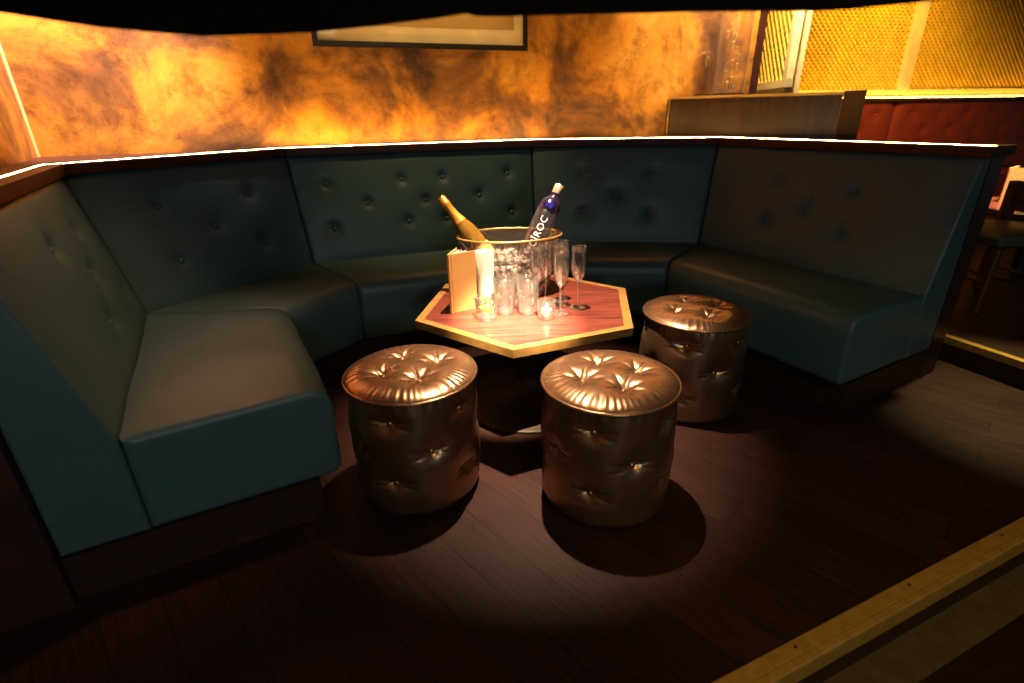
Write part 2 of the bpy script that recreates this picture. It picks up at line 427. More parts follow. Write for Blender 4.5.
# brass step nosing
nos = thing('step_nosing', 'brass nosing strip along the step edge at the lower right', 'step edge', (NA.x, NA.y, 0), math.atan2(ND.y, ND.x))
prof = [(0, .001), (0, .004), (.002, .006), (.033, .006), (.0345, .0042), (.037, .0042), (.0385, .006), (.052, .0055), (.056, .002), (.057, -.008), (.055, -.055), (.0465, -.055), (.0465, .001)]
bm = bmesh.new(); A = [bm.verts.new((-1.2, -y, z)) for y, z in prof]; B = [bm.verts.new((4, -y, z)) for y, z in prof]
for i in range(len(prof)): bm.faces.new((A[i], A[(i + 1) % len(prof)], B[(i + 1) % len(prof)], B[i]))
bm.faces.new(A); bm.faces.new(B[::-1])
finish('nosing_strip', bm, M_['nosing'], nos, ang=25)
for sx in (-.19, .235, .66, 1.09, 1.52):
    bm = lathe(bmesh.new(), [(0, .0078), (.003, .0076), (.0045, .0062), (.0045, .004)], 12)
    finish('screw', bm, M_['screw'], nos, loc=(sx, -.017, 0))

# ------------------------------------------------------------------ table
TC = V((.069, 2.063)); TR = .475; TA = math.radians(-98.0); TZ = .45; TQ = TZ + .0006
tb = thing('hexagonal_table', 'low hexagonal table with red wood top and brass edge holding drinks', 'table', (TC.x, TC.y, 0))
hexa = lambda r: [(r * math.cos(TA - k * pi / 3), r * math.sin(TA - k * pi / 3)) for k in range(6)]
bm = prism(bmesh.new(), hexa(TR - .036), TZ - .029, TZ); finish('tabletop', bm, M_['tabletop'], tb, smooth=False)
bm = bmesh.new(); o_, i_ = hexa(TR), hexa(TR - .0365)
R4 = []
for pts, z in ((o_, TZ - .03), (o_, TZ + .0006), (i_, TZ + .0006), (i_, TZ - .03)): R4.append([bm.verts.new((*p, z)) for p in pts])
for k in range(4):
    A, B = R4[k], R4[(k + 1) % 4]
    for j in range(6): bm.faces.new((A[j], A[(j + 1) % 6], B[(j + 1) % 6], B[j]))
finish('brass_edge', bev(bm, .0025, 2), M_['oak_edge'], tb, ang=30)
bm = prism(bmesh.new(), hexa(.20), TZ - .045, TZ - .0305); finish('mounting_plate', bm, M_['dark_metal'], tb, smooth=False)
bm = lathe(bmesh.new(), [(0, .03), (.05, .03), (.05, TZ - .046), (0, TZ - .046)], 32); finish('column', bm, M_['dark_metal'], tb)
bm = lathe(bmesh.new(), [(0, 0), (.288, 0), (.295, .004), (.295, .012), (.286, .018), (.18, .030), (.10, .05), (.062, .085), (.0505, .12), (.0505, .029), (0, .029)], 64)
finish('base', bm, M_['dark_metal'], tb, ang=50)

# ------------------------------------------------------------------ bronze stools
SR, SH = .21, .42
SIDE = [(math.radians(15 + 72 * k), z) for k in range(5) for z in (.330, .125)] + [(math.radians(51 + 72 * k), .228) for k in range(5)]
def side_r(th, z):
    s = z / .40
    r = SR * (.955 + .05 * math.sin(min(1, max(0, s)) * pi) ** .7)
    if z < .035: r -= .03 * (1 - math.sqrt(max(0, 1 - (1 - z / .035) ** 2)))
    d = 0
    for ba, bz in SIDE:
        da = (th - ba + pi) % (2 * pi) - pi; ds = da * SR; dz = z - bz; rr = math.hypot(ds, dz)
        if rr > .14: continue
        d -= .008 * math.exp(-(rr / .016) ** 2) + .012 * math.exp(-(rr / .046) ** 2)
        for k, (sl, am) in enumerate(((.26, .0058), (-.16, .0050), (.05, .0040))):
            yy = dz - sl * abs(ds) - (.004 if k == 2 else 0)
            d -= am * math.exp(-(yy / .0055) ** 2) * math.exp(-((abs(ds) - .030) / .032) ** 2)
        d += .004 * math.exp(-((dz + .035) / .02) ** 2) * math.exp(-(ds / .05) ** 2)
    if z > .36: d -= .002 * (1 + math.sin(40 * th + 2 * math.sin(5 * th))) * (z - .36) / .04
    d += .003 * noise.noise(V((math.cos(th) * 3, math.sin(th) * 3, z * 9)))
    return r + d
TOPB = [(math.cos(k * pi / 2) * .43 * SR, math.sin(k * pi / 2) * .43 * SR) for k in range(4)]
def top_z(x, y):
    rho = math.hypot(x, y) / SR; th = math.atan2(y, x)
    z = .404 + .034 * (max(0, 1 - rho ** 3.2)) ** .62
    for bx, by in TOPB:
        dx, dy = x - bx, y - by; rr = math.hypot(dx, dy); ph = math.atan2(dy, dx)
        z -= .012 * math.exp(-(rr / .018) ** 2) + .014 * math.exp(-(rr / .044) ** 2)
        z -= .0034 * (.5 + .5 * math.cos(8 * ph + bx * 90)) ** 3 * math.exp(-((rr - .035) / .026) ** 2)
    g = max(0, (rho - .70) / .30)
    z += .0013 * math.sin(52 * th + 2.5 * math.sin(7 * th)) * g * (1 - g) * 4 * (.6 + .4 * math.sin(5 * th))
    return z
def make_stool():
    t = thing('pouffe_stool', '', 'stool', group='bronze buttoned drum stools')
    bm = bmesh.new(); nth, nz = 220, 84; zs = [.401 * (k / nz) for k in range(nz + 1)]
    rings = [[bm.verts.new((side_r(2 * pi * j / nth, max(z, .0005)) * math.cos(2 * pi * j / nth), side_r(2 * pi * j / nth, max(z, .0005)) * math.sin(2 * pi * j / nth), z)) for j in range(nth)] for z in zs]
    for A, B in zip(rings[:-1], rings[1:]):
        for j in range(nth): bm.faces.new((A[j], A[(j + 1) % nth], B[(j + 1) % nth], B[j]))
    bm.faces.new(rings[0][::-1]); bm.faces.new(rings[-1])
    body = finish('drum_body', bm, M_['bronze'], t, ang=70)
    for ba, bz in SIDE:
        r = side_r(ba, bz); button_mesh('button', M_['bronze_button'], body, ((r + .003) * math.cos(ba), (r + .003) * math.sin(ba), bz), (math.cos(ba), math.sin(ba), .15), .0105)
    bm = bmesh.new(); nr, nth = 64, 264; rr = [SR * .985 * math.sin((k / nr) * pi / 2) for k in range(nr + 1)]
    c0 = bm.verts.new((0, 0, top_z(0, 0))); prev = None
    for k in range(1, nr + 1):
        ring = [bm.verts.new((rr[k] * math.cos(2 * pi * j / nth), rr[k] * math.sin(2 * pi * j / nth), top_z(rr[k] * math.cos(2 * pi * j / nth), rr[k] * math.sin(2 * pi * j / nth)))) for j in range(nth)]
        for j in range(nth):
            if prev is None: bm.faces.new((c0, ring[j], ring[(j + 1) % nth]))
            else: bm.faces.new((prev[j], ring[j], ring[(j + 1) % nth], prev[(j + 1) % nth]))
        prev = ring
    low = [bm.verts.new((v.co.x, v.co.y, .4015)) for v in prev]
    for j in range(nth): bm.faces.new((prev[j], low[j], low[(j + 1) % nth], prev[(j + 1) % nth]))
    bm.faces.new(low[::-1])
    cu = finish('top_cushion', bm, M_['bronze'], t, ang=75)
    for bx, by in TOPB: button_mesh('button', M_['bronze_button'], cu, (bx, by, top_z(bx, by) + .0035), (bx * .2, by * .2, 1), .0095)
    bm = bmesh.new(); tube(bm, [(SR * .992 * math.cos(2 * pi * j / 96), SR * .992 * math.sin(2 * pi * j / 96), .404) for j in range(96)], .0055, 10, True)
    finish('piping', bm, M_['bronze'], t)
    return t
st = make_stool(); st.scale = (1, 1, 1.035)
st.location = (-.326, 1.504, 0); st.rotation_euler = (0, 0, math.radians(27)); st['label'] = 'bronze leather drum stool on the left, beside the left end seat'
copy_thing(st, (.299, 1.430, 0), math.radians(16), 'bronze leather drum stool standing front and centre, nearest the camera')
copy_thing(st, (.753, 2.003, 0), math.radians(12), 'bronze leather drum stool on the right, farthest back, beside the right end seat')

# ------------------------------------------------------------------ things on the table
def add(t, name, prof, mat, seg=40, **k): return finish(name, lathe(bmesh.new(), prof, seg, **k), mat, t, ang=50)
# flutes
def make_flute():
    t = thing('champagne_flute', '', 'glass', group='champagne flutes')
    out = [(.011, .112), (.019, .125), (.0255, .145), (.029, .170), (.0297, .195), (.0285, .225), (.027, .25)]
    inn = [(r - .0014, z) for r, z in out[::-1]]
    add(t, 'bowl', [(0, .106), (.005, .107)] + out + [(.0263, .2508)] + inn + [(.004, .114), (0, .1135)], M_['glass'])
    add(t, 'stem', [(.0045, .1075), (.0034, .10), (.0030, .06), (.0036, .02), (.006, .008), (0, .006)], M_['glass_base'], 16)
    add(t, 'foot', [(0, 0), (.032, 0), (.033, .0012), (.030, .0025), (.012, .0055), (0, .007)], M_['glass'])
    return t
fl = make_flute()
fls = [((.266, 2.001), 'champagne flute standing farthest right on the table, apart from the rest'),
       ((.192, 1.937), 'champagne flute nearest the camera, right behind the tealight'),
       ((.142, 2.075), 'champagne flute rising directly above the tealight, behind it'),
       ((.108, 2.016), 'champagne flute farthest left, beside the highball tumblers'),
       ((.208, 2.105), 'champagne flute at the very back, against the right end of the ice bucket'),
       ((.198, 2.030), 'champagne flute in the middle of the cluster, left of the rightmost flute')]
for k, ((x, y), l) in enumerate(fls):
    if k == 0: fl.location = (x, y, TQ); fl['label'] = l
    else: copy_thing(fl, (x, y, TQ), k, l)
# highball tumblers
def make_tumbler():
    t = thing('highball_tumbler', '', 'glass', group='highball tumblers')
    add(t, 'glass_wall', [(.036, .014), (.0375, .03), (.0435, .143), (.0428, .1438), (.0420, .143), (.0360, .031), (.0345, .0145)], M_['glass'])
    add(t, 'thick_base', [(0, 0), (.033, 0), (.0355, .003), (.0362, .0138), (0, .0138)], M_['glass_base'])
    return t
tm = make_tumbler()
tms = [((-.026, 1.958), 'clear highball tumbler right of the lime glass, front row'),
       ((.064, 1.955), 'clear highball tumbler left of the tealight, front row'),
       ((.026, 2.050), 'clear highball tumbler behind the other two, in front of the ice bucket')]
for k, ((x, y), l) in enumerate(tms):
    if k == 0: tm.location = (x, y, TQ); tm['label'] = l
    else: copy_thing(tm, (x, y, TQ), k * .7, l)
# frosted tall glass
t = thing('frosted_glass', 'tall white frosted glass between the menu and the tumblers', 'glass', (-.103, 2.050, TQ))
add(t, 'glass_wall', [(.029, .006), (.031, .03), (.0385, .226), (.0378, .227), (.037, .226), (.0298, .03), (.028, .007)], M_['frost'])
add(t, 'glass_base', [(0, 0), (.028, 0), (.0295, .0055), (0, .0055)], M_['glass_base'])
# lime glass and wedges
LG = V((-.096, 1.897, TQ))
t = thing('rocks_glass', 'short clear glass filled with lime wedges at the table front', 'glass', LG)
add(t, 'glass_wall', [(.039, .012), (.0455, .088), (.0447, .0888), (.0439, .088), (.0378, .0125)], M_['glass'])
add(t, 'thick_base', [(0, 0), (.037, 0), (.0385, .003), (.0392, .0118), (0, .0118)], M_['glass_base'])
def make_wedge():
    bm = bmesh.new(); n = 12; R, L = .0205, .028
    tips = (bm.verts.new((-L, 0, 0)), bm.verts.new((L, 0, 0))); grid = []
    for j in range(1, 10):
        x = -L + 2 * L * j / 10; rr = R * math.sqrt(1 - (x / L) ** 2)
        core = bm.verts.new((x, 0, 0)); grid.append((core, [bm.verts.new((x, rr * math.sin(a), rr * math.cos(a))) for a in [math.radians(-38 + 76 * k / 6) for k in range(7)]]))
    skin = []
    for (c0, r0), (c1, r1) in zip(grid[:-1], grid[1:]):
        for k in range(6): skin.append(bm.faces.new((r0[k], r0[k + 1], r1[k + 1], r1[k])))
        bm.faces.new((c0, r0[0], r1[0], c1)); bm.faces.new((c0, c1, r1[6], r0[6]))
    for tip, (c, r) in ((tips[0], grid[0]), (tips[1], grid[-1])):
        for k in range(6): skin.append(bm.faces.new((tip, r[k], r[k + 1])))
        bm.faces.new((tip, c, r[0])); bm.faces.new((tip, r[6], c))
    for f in skin: f.material_index = 1
    o = finish('lime_wedge', bm, M_['lime'], None, ang=35); o.data.materials.append(M_['lime_skin']); return o
wd = make_wedge()
wsp = [((-.008, -.012, .036), (.9, .4, .3), 'lime wedge at the front left of the lime glass'),
       ((.008, -.009, .038), (2.2, -.3, 1.6), 'lime wedge at the front right of the lime glass'),
       ((.0, .009, .042), (-.9, .2, 2.8), 'lime wedge at the back of the lime glass'),
       ((-.006, -.003, .070), (.3, .5, .9), 'lime wedge lying on top at the left of the lime glass'),
       ((.009, .004, .078), (2.9, -.4, 2.4), 'topmost lime wedge, cut side up, in the lime glass')]
for k, (p, r, l) in enumerate(wsp):
    o = wd if k == 0 else wd.copy()
    if k: col.objects.link(o)
    o.location = LG + V(p); o.rotation_euler = r; tag(o, l, 'lime wedge', 'lime wedges in the glass')
# tealight
TL = V((.134, 1.893, TQ))
t = thing('tealight_holder', 'small clear glass holding a lit tealight, in front of the flutes', 'candle', TL)
add(t, 'glass_cup', [(0, 0), (.030, 0), (.033, .003), (.035, .068), (.0343, .0688), (.0336, .068), (.031, .012), (0, .011)], M_['glass'])
cd = add(t, 'candle', [(0, .0125), (.0195, .0125), (.0200, .032), (.0185, .034), (0, .0335)], M_['wax'])
fo = add(cd, 'flame', [(0, .035), (.0035, .039), (.0045, .044), (.003, .051), (0, .058)], M_['flame'], 14); fo['label'] = 'glowing orange flame'
# menu
A3 = V((-.238, 1.957, TQ)); d1 = V((.118, .082, 0)).normalized(); d2 = V((.03, .145, 0)).normalized()
t = thing('menu_book', 'tan menu book standing half open on the left of the table', 'menu', A3)
MH, MW = .236, .120
def cover(name, d, mat, w, h, z0, th, side=1, inset=0, z=0):
    n = V((-d.y, d.x, 0)) * side; bm = bmesh.new()
    q = [d * inset, d * w, d * w + n * th, d * inset + n * th]
    prism(bm, [(p.x, p.y) for p in q], z0, h); return bm
finish('front_cover', bev(cover('f', d1, None, MW, MH, 0, .004, -1), .0012, 1), M_['menu'], t, ang=30)
finish('back_cover', bev(cover('b', d2, None, MW, MH, 0, .004, 1), .0012, 1), M_['menu'], t, ang=30)
bm = bmesh.new(); 
for s_ in (.010, .0125): tube(bm, [(d1.x * s_ + d1.y * .0042, d1.y * s_ - d1.x * .0042, .002), (d1.x * s_ + d1.y * .0042, d1.y * s_ - d1.x * .0042, MH - .002)], .0007, 6)
finish('hinge_crease', bm, M_['label'], t)
for k in range(5):
    f = .14 + .18 * k; d = (d1 * (1 - f) + d2 * f).normalized(); n = V((-d.y, d.x, 0)) * .0006
    bm = bmesh.new(); a_ = d * .006; b_ = d * (MW - .008 - .004 * (k % 2))
    prism(bm, [((a_ - n).x, (a_ - n).y), ((b_ - n).x, (b_ - n).y), ((b_ + n).x, (b_ + n).y), ((a_ + n).x, (a_ + n).y)], .004, MH - .006)
    finish('page', bm, M_['paper'], t, smooth=False)

# ice bucket
BC = V((-.003, 2.236, TQ)); BR = math.radians(7)
t = thing('ice_bucket', 'large clear oval ice bucket with a thin gold rim at the table back', 'ice bucket', BC, BR)
out = [(.72, 0), (.745, .004), (.77, .02), (.84, .08), (.91, .15), (.96, .20), (1.0, .247)]
bm = lathe(bmesh.new(), [(0, 0)] + [(r, z) for r, z in out] + [(r - .022, z) for r, z in out[::-1] if z > .008] + [(.70, .012), (0, .012)], 96, .224, .146)
finish('bucket_wall', bm, M_['bucket'], t, ang=50)
bm = bmesh.new(); tube(bm, [(.2235 * math.cos(2 * pi * j / 96), .1455 * math.sin(2 * pi * j / 96), .249) for j in range(96)], .0045, 10, True)
finish('gold_rim', bm, M_['brass'], t)
# bottles
def axis_matrix(bottom, top, spin=0):
    d = (V(top) - V(bottom)).normalized(); q = d.to_track_quat('Z', 'Y').to_matrix().to_4x4()
    return Matrix.Translation(bottom) @ q @ Matrix.Rotation(spin, 4, 'Z')
def thing_axis(name, label, cat, bottom, top, spin=0):
    o = thing(name, label, cat); o.matrix_world = axis_matrix(bottom, top, spin); return o
tip = V((-.284, 2.225, .862)); dr = V((.135, -.018, -.182)).normalized(); LB = .335
t = thing_axis('champagne_bottle', 'champagne bottle with gold foil neck leaning left in the ice bucket', 'bottle', tip + dr * LB, tip)
add(t, 'bottle_glass', [(0, 0), (.038, 0), (.0435, .006), (.044, .13), (.043, .15), (.036, .185), (.026, .215), (.0195, .24), (.0165, .262), (0, .262)], M_['champ'])
add(t, 'foil_neck', [(.0290, .210), (.0296, .2085), (.0275, .2155), (.0210, .242), (.0185, .262), (.0178, .292), (.0195, .2955), (.0195, .309), (.0178, .311), (.0182, .328), (.0150, .3345), (0, .335)], M_['foil'])
add(t, 'label_band', [(.0438, .02), (.0446, .0202), (.0446, .085), (.0438, .0852)], M_['label'])
top = V((.212, 2.272, .896)); dr = V((-.107, -.062, -.212)).normalized(); LV = .335
bot = top + dr * LV
# spin so that local -Y faces the camera
mw = axis_matrix(bot, top); loc = mw.inverted().to_3x3() @ (V((0, 0, 1.17)) - bot); spin = math.atan2(loc.y, loc.x) + pi / 2
t = thing_axis('vodka_bottle', 'tall clear vodka bottle with violet shoulders leaning right in the ice bucket', 'bottle', bot, top, spin)
add(t, 'bottle_glass', [(0, 0), (.042, 0), (.046, .005), (.046, .215), (.0452, .216), (.0445, .215), (.0445, .012), (0, .012)], M_['vodka'])
sh = add(t, 'violet_shoulder', [(.046, .2165), (.0455, .235), (.0425, .252), (.034, .266), (.024, .275), (.0185, .285), (.0175, .296), (.0165, .296), (.0172, .284), (.032, .264), (.0415, .250), (.0443, .2165)], M_['vodka_top'])
add(t, 'cap', [(.0165, .2965), (.0195, .2965), (.0203, .298), (.0203, .333), (.019, .335), (0, .335)], M_['cap'])
def emblem():
    bm = bmesh.new(); bmesh.ops.create_uvsphere(bm, u_segments=24, v_segments=14, radius=1)
    bmesh.ops.transform(bm, matrix=Matrix.Translation((0, -.0455, .236)) @ Matrix.Diagonal((.018, .007, .018, 1)), verts=bm.verts[:])
    return bm
finish('round_emblem', emblem(), M_['violet_blue'], t)
# lettering up the bottle
cu = bpy.data.curves.new('lettering', 'FONT'); cu.body = 'C\u00ceROC'; cu.size = .041; cu.extrude = 0; cu.align_x = 'CENTER'; cu.align_y = 'CENTER'; cu.space_character = 1.12; cu.resolution_u = 6
tmp = bpy.data.objects.new('lettering_curve', cu); col.objects.link(tmp)
bpy.context.view_layer.update()
me0 = bpy.data.meshes.new_from_object(tmp.evaluated_get(bpy.context.evaluated_depsgraph_get()))
bpy.data.objects.remove(tmp)
bm = bmesh.new(); bm.from_mesh(me0)
bmesh.ops.triangulate(bm, faces=bm.faces[:]); bmesh.ops.subdivide_edges(bm, edges=bm.edges[:], cuts=2, use_grid_fill=True)
for v in bm.verts:
    x, y = v.co.x, v.co.y; a_ = -pi / 2 - y / .0467; v.co = V((.0467 * math.cos(a_), .0467 * math.sin(a_), .122 + x))
for f in bm.faces: f.smooth = True
me = bpy.data.meshes.new('lettering'); bm.to_mesh(me); bm.free(); me.materials.append(M_['white_ink'])
o = bpy.data.objects.new('lettering', me); col.objects.link(o); o.parent = t; o['label'] = 'white capital lettering'
# ice
bm = bmesh.new()
ICE_AVOID = [(V((-.284, 2.225, .862)) + V((.135, -.018, -.182)).normalized() * .335, V((-.135, .018, .182)).normalized()), (bot, -dr)]
for k in range(190):
    a_ = random.uniform(0, 2 * pi); rr = math.sqrt(random.random()); z = .028 + random.random() * .135
    sc = .62 + .25 * (z / .12); q = V((rr * .19 * sc * math.cos(a_), rr * .12 * sc * math.sin(a_), z))
    qw = BC + Matrix.Rotation(BR, 3, 'Z') @ q
    if any(((qw - a0) - d0 * max(0, (qw - a0).dot(d0))).length < .068 for a0, d0 in ICE_AVOID): continue
    box(bm, q, (.03, .026, .024), rot=Matrix.Rotation(random.uniform(0, 3), 3, 'Z') @ Matrix.Rotation(random.uniform(0, 3), 3, 'X'))
bev(bm, .003, 1)
o = finish('ice', bm, M_['ice'], None, ang=30, loc=BC); o.rotation_euler = (0, 0, BR); tag(o, 'clear ice filling the bottom of the oval ice bucket', 'ice', kind='stuff')

# ------------------------------------------------------------------ picture on the copper wall
def wpt(s, d=0): # along the back wall from the left corner, d in front
    return W0 + WD * s - WN * d
t = thing('framed_picture', 'wide framed picture with cream mat hanging on the copper wall', 'picture')
pa = (V((-1.018, 3.153)) - W0).dot(WD); pb = (V((.12, 3.573)) - W0).dot(WD); zb, zt = 1.516, 2.25; fw = .028
def slab(s0, s1, z0, z1, d0, d1): return prism(bmesh.new(), [tuple(wpt(s0, d0)), tuple(wpt(s1, d0)), tuple(wpt(s1, d1)), tuple(wpt(s0, d1))], z0, z1)
bm = bmesh.new()
for s0, s1, z0, z1 in ((pa, pb, zb, zb + fw), (pa, pb, zt - fw, zt), (pa, pa + fw, zb + fw, zt - fw), (pb - fw, pb, zb + fw, zt - fw)):
    prism(bm, [tuple(wpt(s0, .002)), tuple(wpt(s1, .002)), tuple(wpt(s1, .014)), tuple(wpt(s0, .014))], z0, z1)
finish('frame', bm, M_['frame'], t, smooth=False)
finish('mat_board', slab(pa + fw, pb - fw, zb + fw, zt - fw, .003, .008), M_['cream'], t, smooth=False)
finish('print', slab(pa + .10, pb - .085, zb + .105, zt - .10, .0082, .0092), M_['artwork'], t, smooth=False)
finish('glazing', slab(pa + fw, pb - fw, zb + fw, zt - fw, .0105, .012), M_['glazing'], t, smooth=False)

# ------------------------------------------------------------------ booth divider behind the right side
t = thing('booth_divider', 'dark wood booth divider rising behind the banquette ledge on the right', 'divider')
DA, DB, DC, DD = V((1.085, 3.915)), V((2.0, 3.44)), V((2.14, 3.68)), V((1.44, 4.045)); DZ = 1.264
finish('panel', bev(prism(bmesh.new(), [tuple(DA), tuple(DB), tuple(DC), tuple(DD)], 0, DZ - .016), .003, 1), table_wood('brown_divider_veneer', (.018, .007, .0024), (.055, .023, .007), .03), t, ang=30)
fd = (DB - DA).normalized(); fn = V((fd.y, -fd.x))
finish('top_cap', bev(prism(bmesh.new(), [tuple(DA + fn * .010 + fd * .01), tuple(DB + fn * .010), tuple(DC + fd * .01), tuple(DD)], DZ - .0155, DZ), .002, 1), M_['brass'], t, ang=30)
finish('left_stile', prism(bmesh.new(), [tuple(DA + fn * .001 + fd * .012), tuple(DA + fd * .019 + fn * .001), tuple(DA + fd * .019 + fn * .012), tuple(DA + fd * .012 + fn * .012)], 0, DZ - .0158), M_['brass'], t, smooth=False)
ed = V((.86, -.51))
finish('end_post', bev(prism(bmesh.new(), [tuple(DB + fn * .012 + fd * .002), tuple(DB + fn * .03 + ed * .115), tuple(DB + fn * .03 + ed * .115 + V((.1, .22))), tuple(DC + fd * .012)], 0, DZ + .004), .004, 1), simple('brown_post_veneer', (.075, .040, .016), .5, spec=.3), t, ang=30)

# hurricane vase on the divider
VC = V((1.457, 3.828, DZ + .0006))
t = thing('glass_cylinder_vase', 'tall clear glass cylinder with coloured petals standing on the booth divider', 'vase', VC)
vr = .098
add(t, 'glass_wall', [(vr - .004, .012), (vr, .012), (vr, .56), (vr - .004, .56), (vr - .004, .012)], M_['vase_glass'], 64)
add(t, 'base', [(0, 0), (vr + .004, 0), (vr + .004, .011), (0, .0115)], M_['dark_metal'], 64)
for k in range(14):
    a_ = random.uniform(0, 2 * pi); r = random.uniform(.02, .07); z = .05 + .033 * k + random.uniform(-.01, .01)
    bm = bmesh.new(); bmesh.ops.create_icosphere(bm, subdivisions=1, radius=.008); bmesh.ops.scale(bm, vec=(1.3, 1, .5), verts=bm.verts[:])
    tube(bm, [(0, 0, 0), (.004, .002, -.02), (0, 0, -.04)], .0012, 5)
    finish('petal_sprig', bm, M_['dots'] if k % 3 else M_['dots_g'], t, loc=(r * math.cos(a_), r * math.sin(a_), z))
DO = V((1.31, 3.90, DZ + .0006))
t = thing('glass_dome', 'amber arched glass dome left of the tall glass cylinder', 'glass dome', DO)
dm = [(.052, .010), (.052, .22)] + [(.052 * math.cos(k * pi / 16), .22 + .052 * math.sin(k * pi / 16)) for k in range(1, 8)] + [(0, .272)]
add(t, 'dome', dm, M_['amber_dome'], 48)
add(t, 'foot', [(0, 0), (.054, 0), (.054, .0095), (0, .0098)], M_['dark_metal'], 48)

# ------------------------------------------------------------------ far wall: red booth under gold mesh
FD = V((.976, .218)); FN = V((-.218, .976)); F0 = V((3.91, 6.21))
def fpt(s, d): return F0 + FD * s + FN * d
def fslab(s0, s1, z0, z1, d0, d1): return prism(bmesh.new(), [tuple(fpt(s0, d0)), tuple(fpt(s1, d0)), tuple(fpt(s1, d1)), tuple(fpt(s0, d1))], z0, z1)
struct('wall_far', fslab(-3.0, 4.5, -.1, 2.7, .32, .45), M_['gold_wall'])
SEAM = .42
for k, (s0, s1, lb) in enumerate(((-1.2, SEAM, 'oxblood leather banquette back left of the seam under the gold mesh'), (SEAM, 3.2, 'oxblood leather banquette back right of the seam under the gold mesh'))):
    t = thing('booth_bench', lb, 'banquette', group='oxblood far booth')
    def fb(x, z, s0=s0, s1=s1):
        e = min(x - s0, s1 - x); d = .03 * (1 - math.exp(-max(0, e) / .04)); 
        for bx, bz in redb:
            rr = math.hypot(x - bx, z - bz); d -= .02 * math.exp(-(rr / .05) ** 2)
        return d
    redb = [(s0 + .25 + .38 * i + (.19 if j else 0), 1.10 - .17 * j) for i in range(int((s1 - s0) / .38) + 1) for j in range(3) if s0 + .25 + .38 * i + (.19 if j % 2 else 0) < s1 - .1]
    redb = [(x if j != 2 else x, z) for j, (x, z) in enumerate(redb)]
    bm = bmesh.new(); nx, nz = int((s1 - s0) / .035), 24; g = []
    for i in range(nx + 1):
        x = s0 + .004 + (s1 - s0 - .008) * i / nx
        g.append([bm.verts.new((*fpt(x, .07 - fb(x, .5 + .73 * j / nz)), .5 + .73 * j / nz)) for j in range(nz + 1)])
    for i in range(nx):
        for j in range(nz): bm.faces.new((g[i][j], g[i + 1][j], g[i + 1][j + 1], g[i][j + 1]))
    bk_ = [bm.verts.new((*fpt(x, .2), z)) for x, z in ((s0 + .004, .5), (s1 - .004, .5), (s1 - .004, 1.23), (s0 + .004, 1.23))]
    bm.faces.new(bk_); bm.faces.new([r[-1] for r in g] + [bk_[2], bk_[3]]); bm.faces.new([r[0] for r in g] + [bk_[1], bk_[0]])
    bm.faces.new(g[0] + [bk_[3], bk_[0]]); bm.faces.new(g[-1] + [bk_[2], bk_[1]])
    bo = finish('backrest', bm, M_['red'], t, ang=50)
    for x, z in redb:
        if z > .8: button_mesh('button', M_['red'], bo, (*fpt(x, .07 - fb(x, z)), z), (-FN.x, -FN.y, 0), .016)
    finish('seat', bev(fslab(s0 + .004, s1 - .004, .2, .47, -.45, .065), .03, 3), M_['red_dark'], t, ang=40)
    finish('base', fslab(s0 + .004, s1 - .004, 0, .199, -.38, .2), M_['wood_dark'], t, smooth=False)
t = tag(finish('booth_ledge', bev(fslab(-1.2, 3.2, 1.235, 1.27, .02, .24), .004, 1), M_['wood_dark'], None, ang=30), 'thin dark wood ledge capping the oxblood banquette under the gold mesh', 'ledge')

def lattice(bm, org, ux, W, H, pitch, r, depth):
    """diamond wire mesh: two layers of diagonal bars clipped to the panel"""
    uz_ = V((0, 0, 1)); nrm = V((-ux.y, ux.x, 0)); k = 1.0
    for sgn in (1, -1):
        c = -H / k if sgn > 0 else 0
        end = W if sgn > 0 else W + H / k
        while c < end:
            # line x = c + sgn*z/k
            pts = []
            z0, z1 = 0, H; x0 = c; x1 = c + sgn * H / k
            def at(z): return c + sgn * z / k
            lo, hi = 0, H
            if sgn > 0:
                lo = max(0, (0 - c) * k); hi = min(H, (W - c) * k)
            else:
                lo = max(0, (c - W) * k); hi = min(H, c * k)
            if hi - lo > .01:
                a_ = org + ux * at(lo) + uz_ * lo + nrm * depth * sgn; b_ = org + ux * at(hi) + uz_ * hi + nrm * depth * sgn
                tube(bm, [a_, b_], r, 5)
            c += pitch
def mesh_screen(label, org, ux, W, H, z0, post, pitch=.062, r=.0105, pw=.05):
    ux3 = V((ux.x, ux.y, 0)); nrm = V((-ux.y, ux.x, 0)); o3 = V((org.x, org.y, z0))
    t = thing('mesh_screen', label, 'mesh screen', group='gold mesh panels')
    bm = bmesh.new(); lattice(bm, o3, ux3, W, H, pitch, r, r * .45); finish('wire_lattice', bm, M_['gold_bar'], t, ang=60)
    for s0, s1 in post:
        a_ = org + ux * s0; b_ = org + ux * s1
        n2 = V((nrm.x, nrm.y))
        finish('post', bev(prism(bmesh.new(), [tuple(a_ - n2 * pw), tuple(b_ - n2 * pw), tuple(b_ + n2 * pw), tuple(a_ + n2 * pw)], z0 - .06, z0 + H), .006, 1), M_['gold_frame'], t, ang=30)
    a_ = org + ux * (post[0][1] if post and post[0][0] < 0 else 0); b_ = org + ux * W; n2 = V((nrm.x, nrm.y))
    finish('bottom_rail', prism(bmesh.new(), [tuple(a_ - n2 * .03), tuple(b_ - n2 * .03), tuple(b_ + n2 * .03), tuple(a_ + n2 * .03)], z0 - .06, z0 - .002), M_['gold_frame'], t, smooth=False)
    return t
mo = fpt(-.85, .20)
mesh_screen('square gold mesh panel between the two pale posts above the divider', mo, FD, 1.38, 1.3, 1.36, [(1.36, 1.49)])
mesh_screen('large gold mesh panel at the right edge, above the oxblood seat', fpt(.65, .20), FD, 2.5, 1.3, 1.36, [])
sa, sb = V((2.44, 5.84)), V((2.30, 4.76)); ud = (sb - sa).normalized()
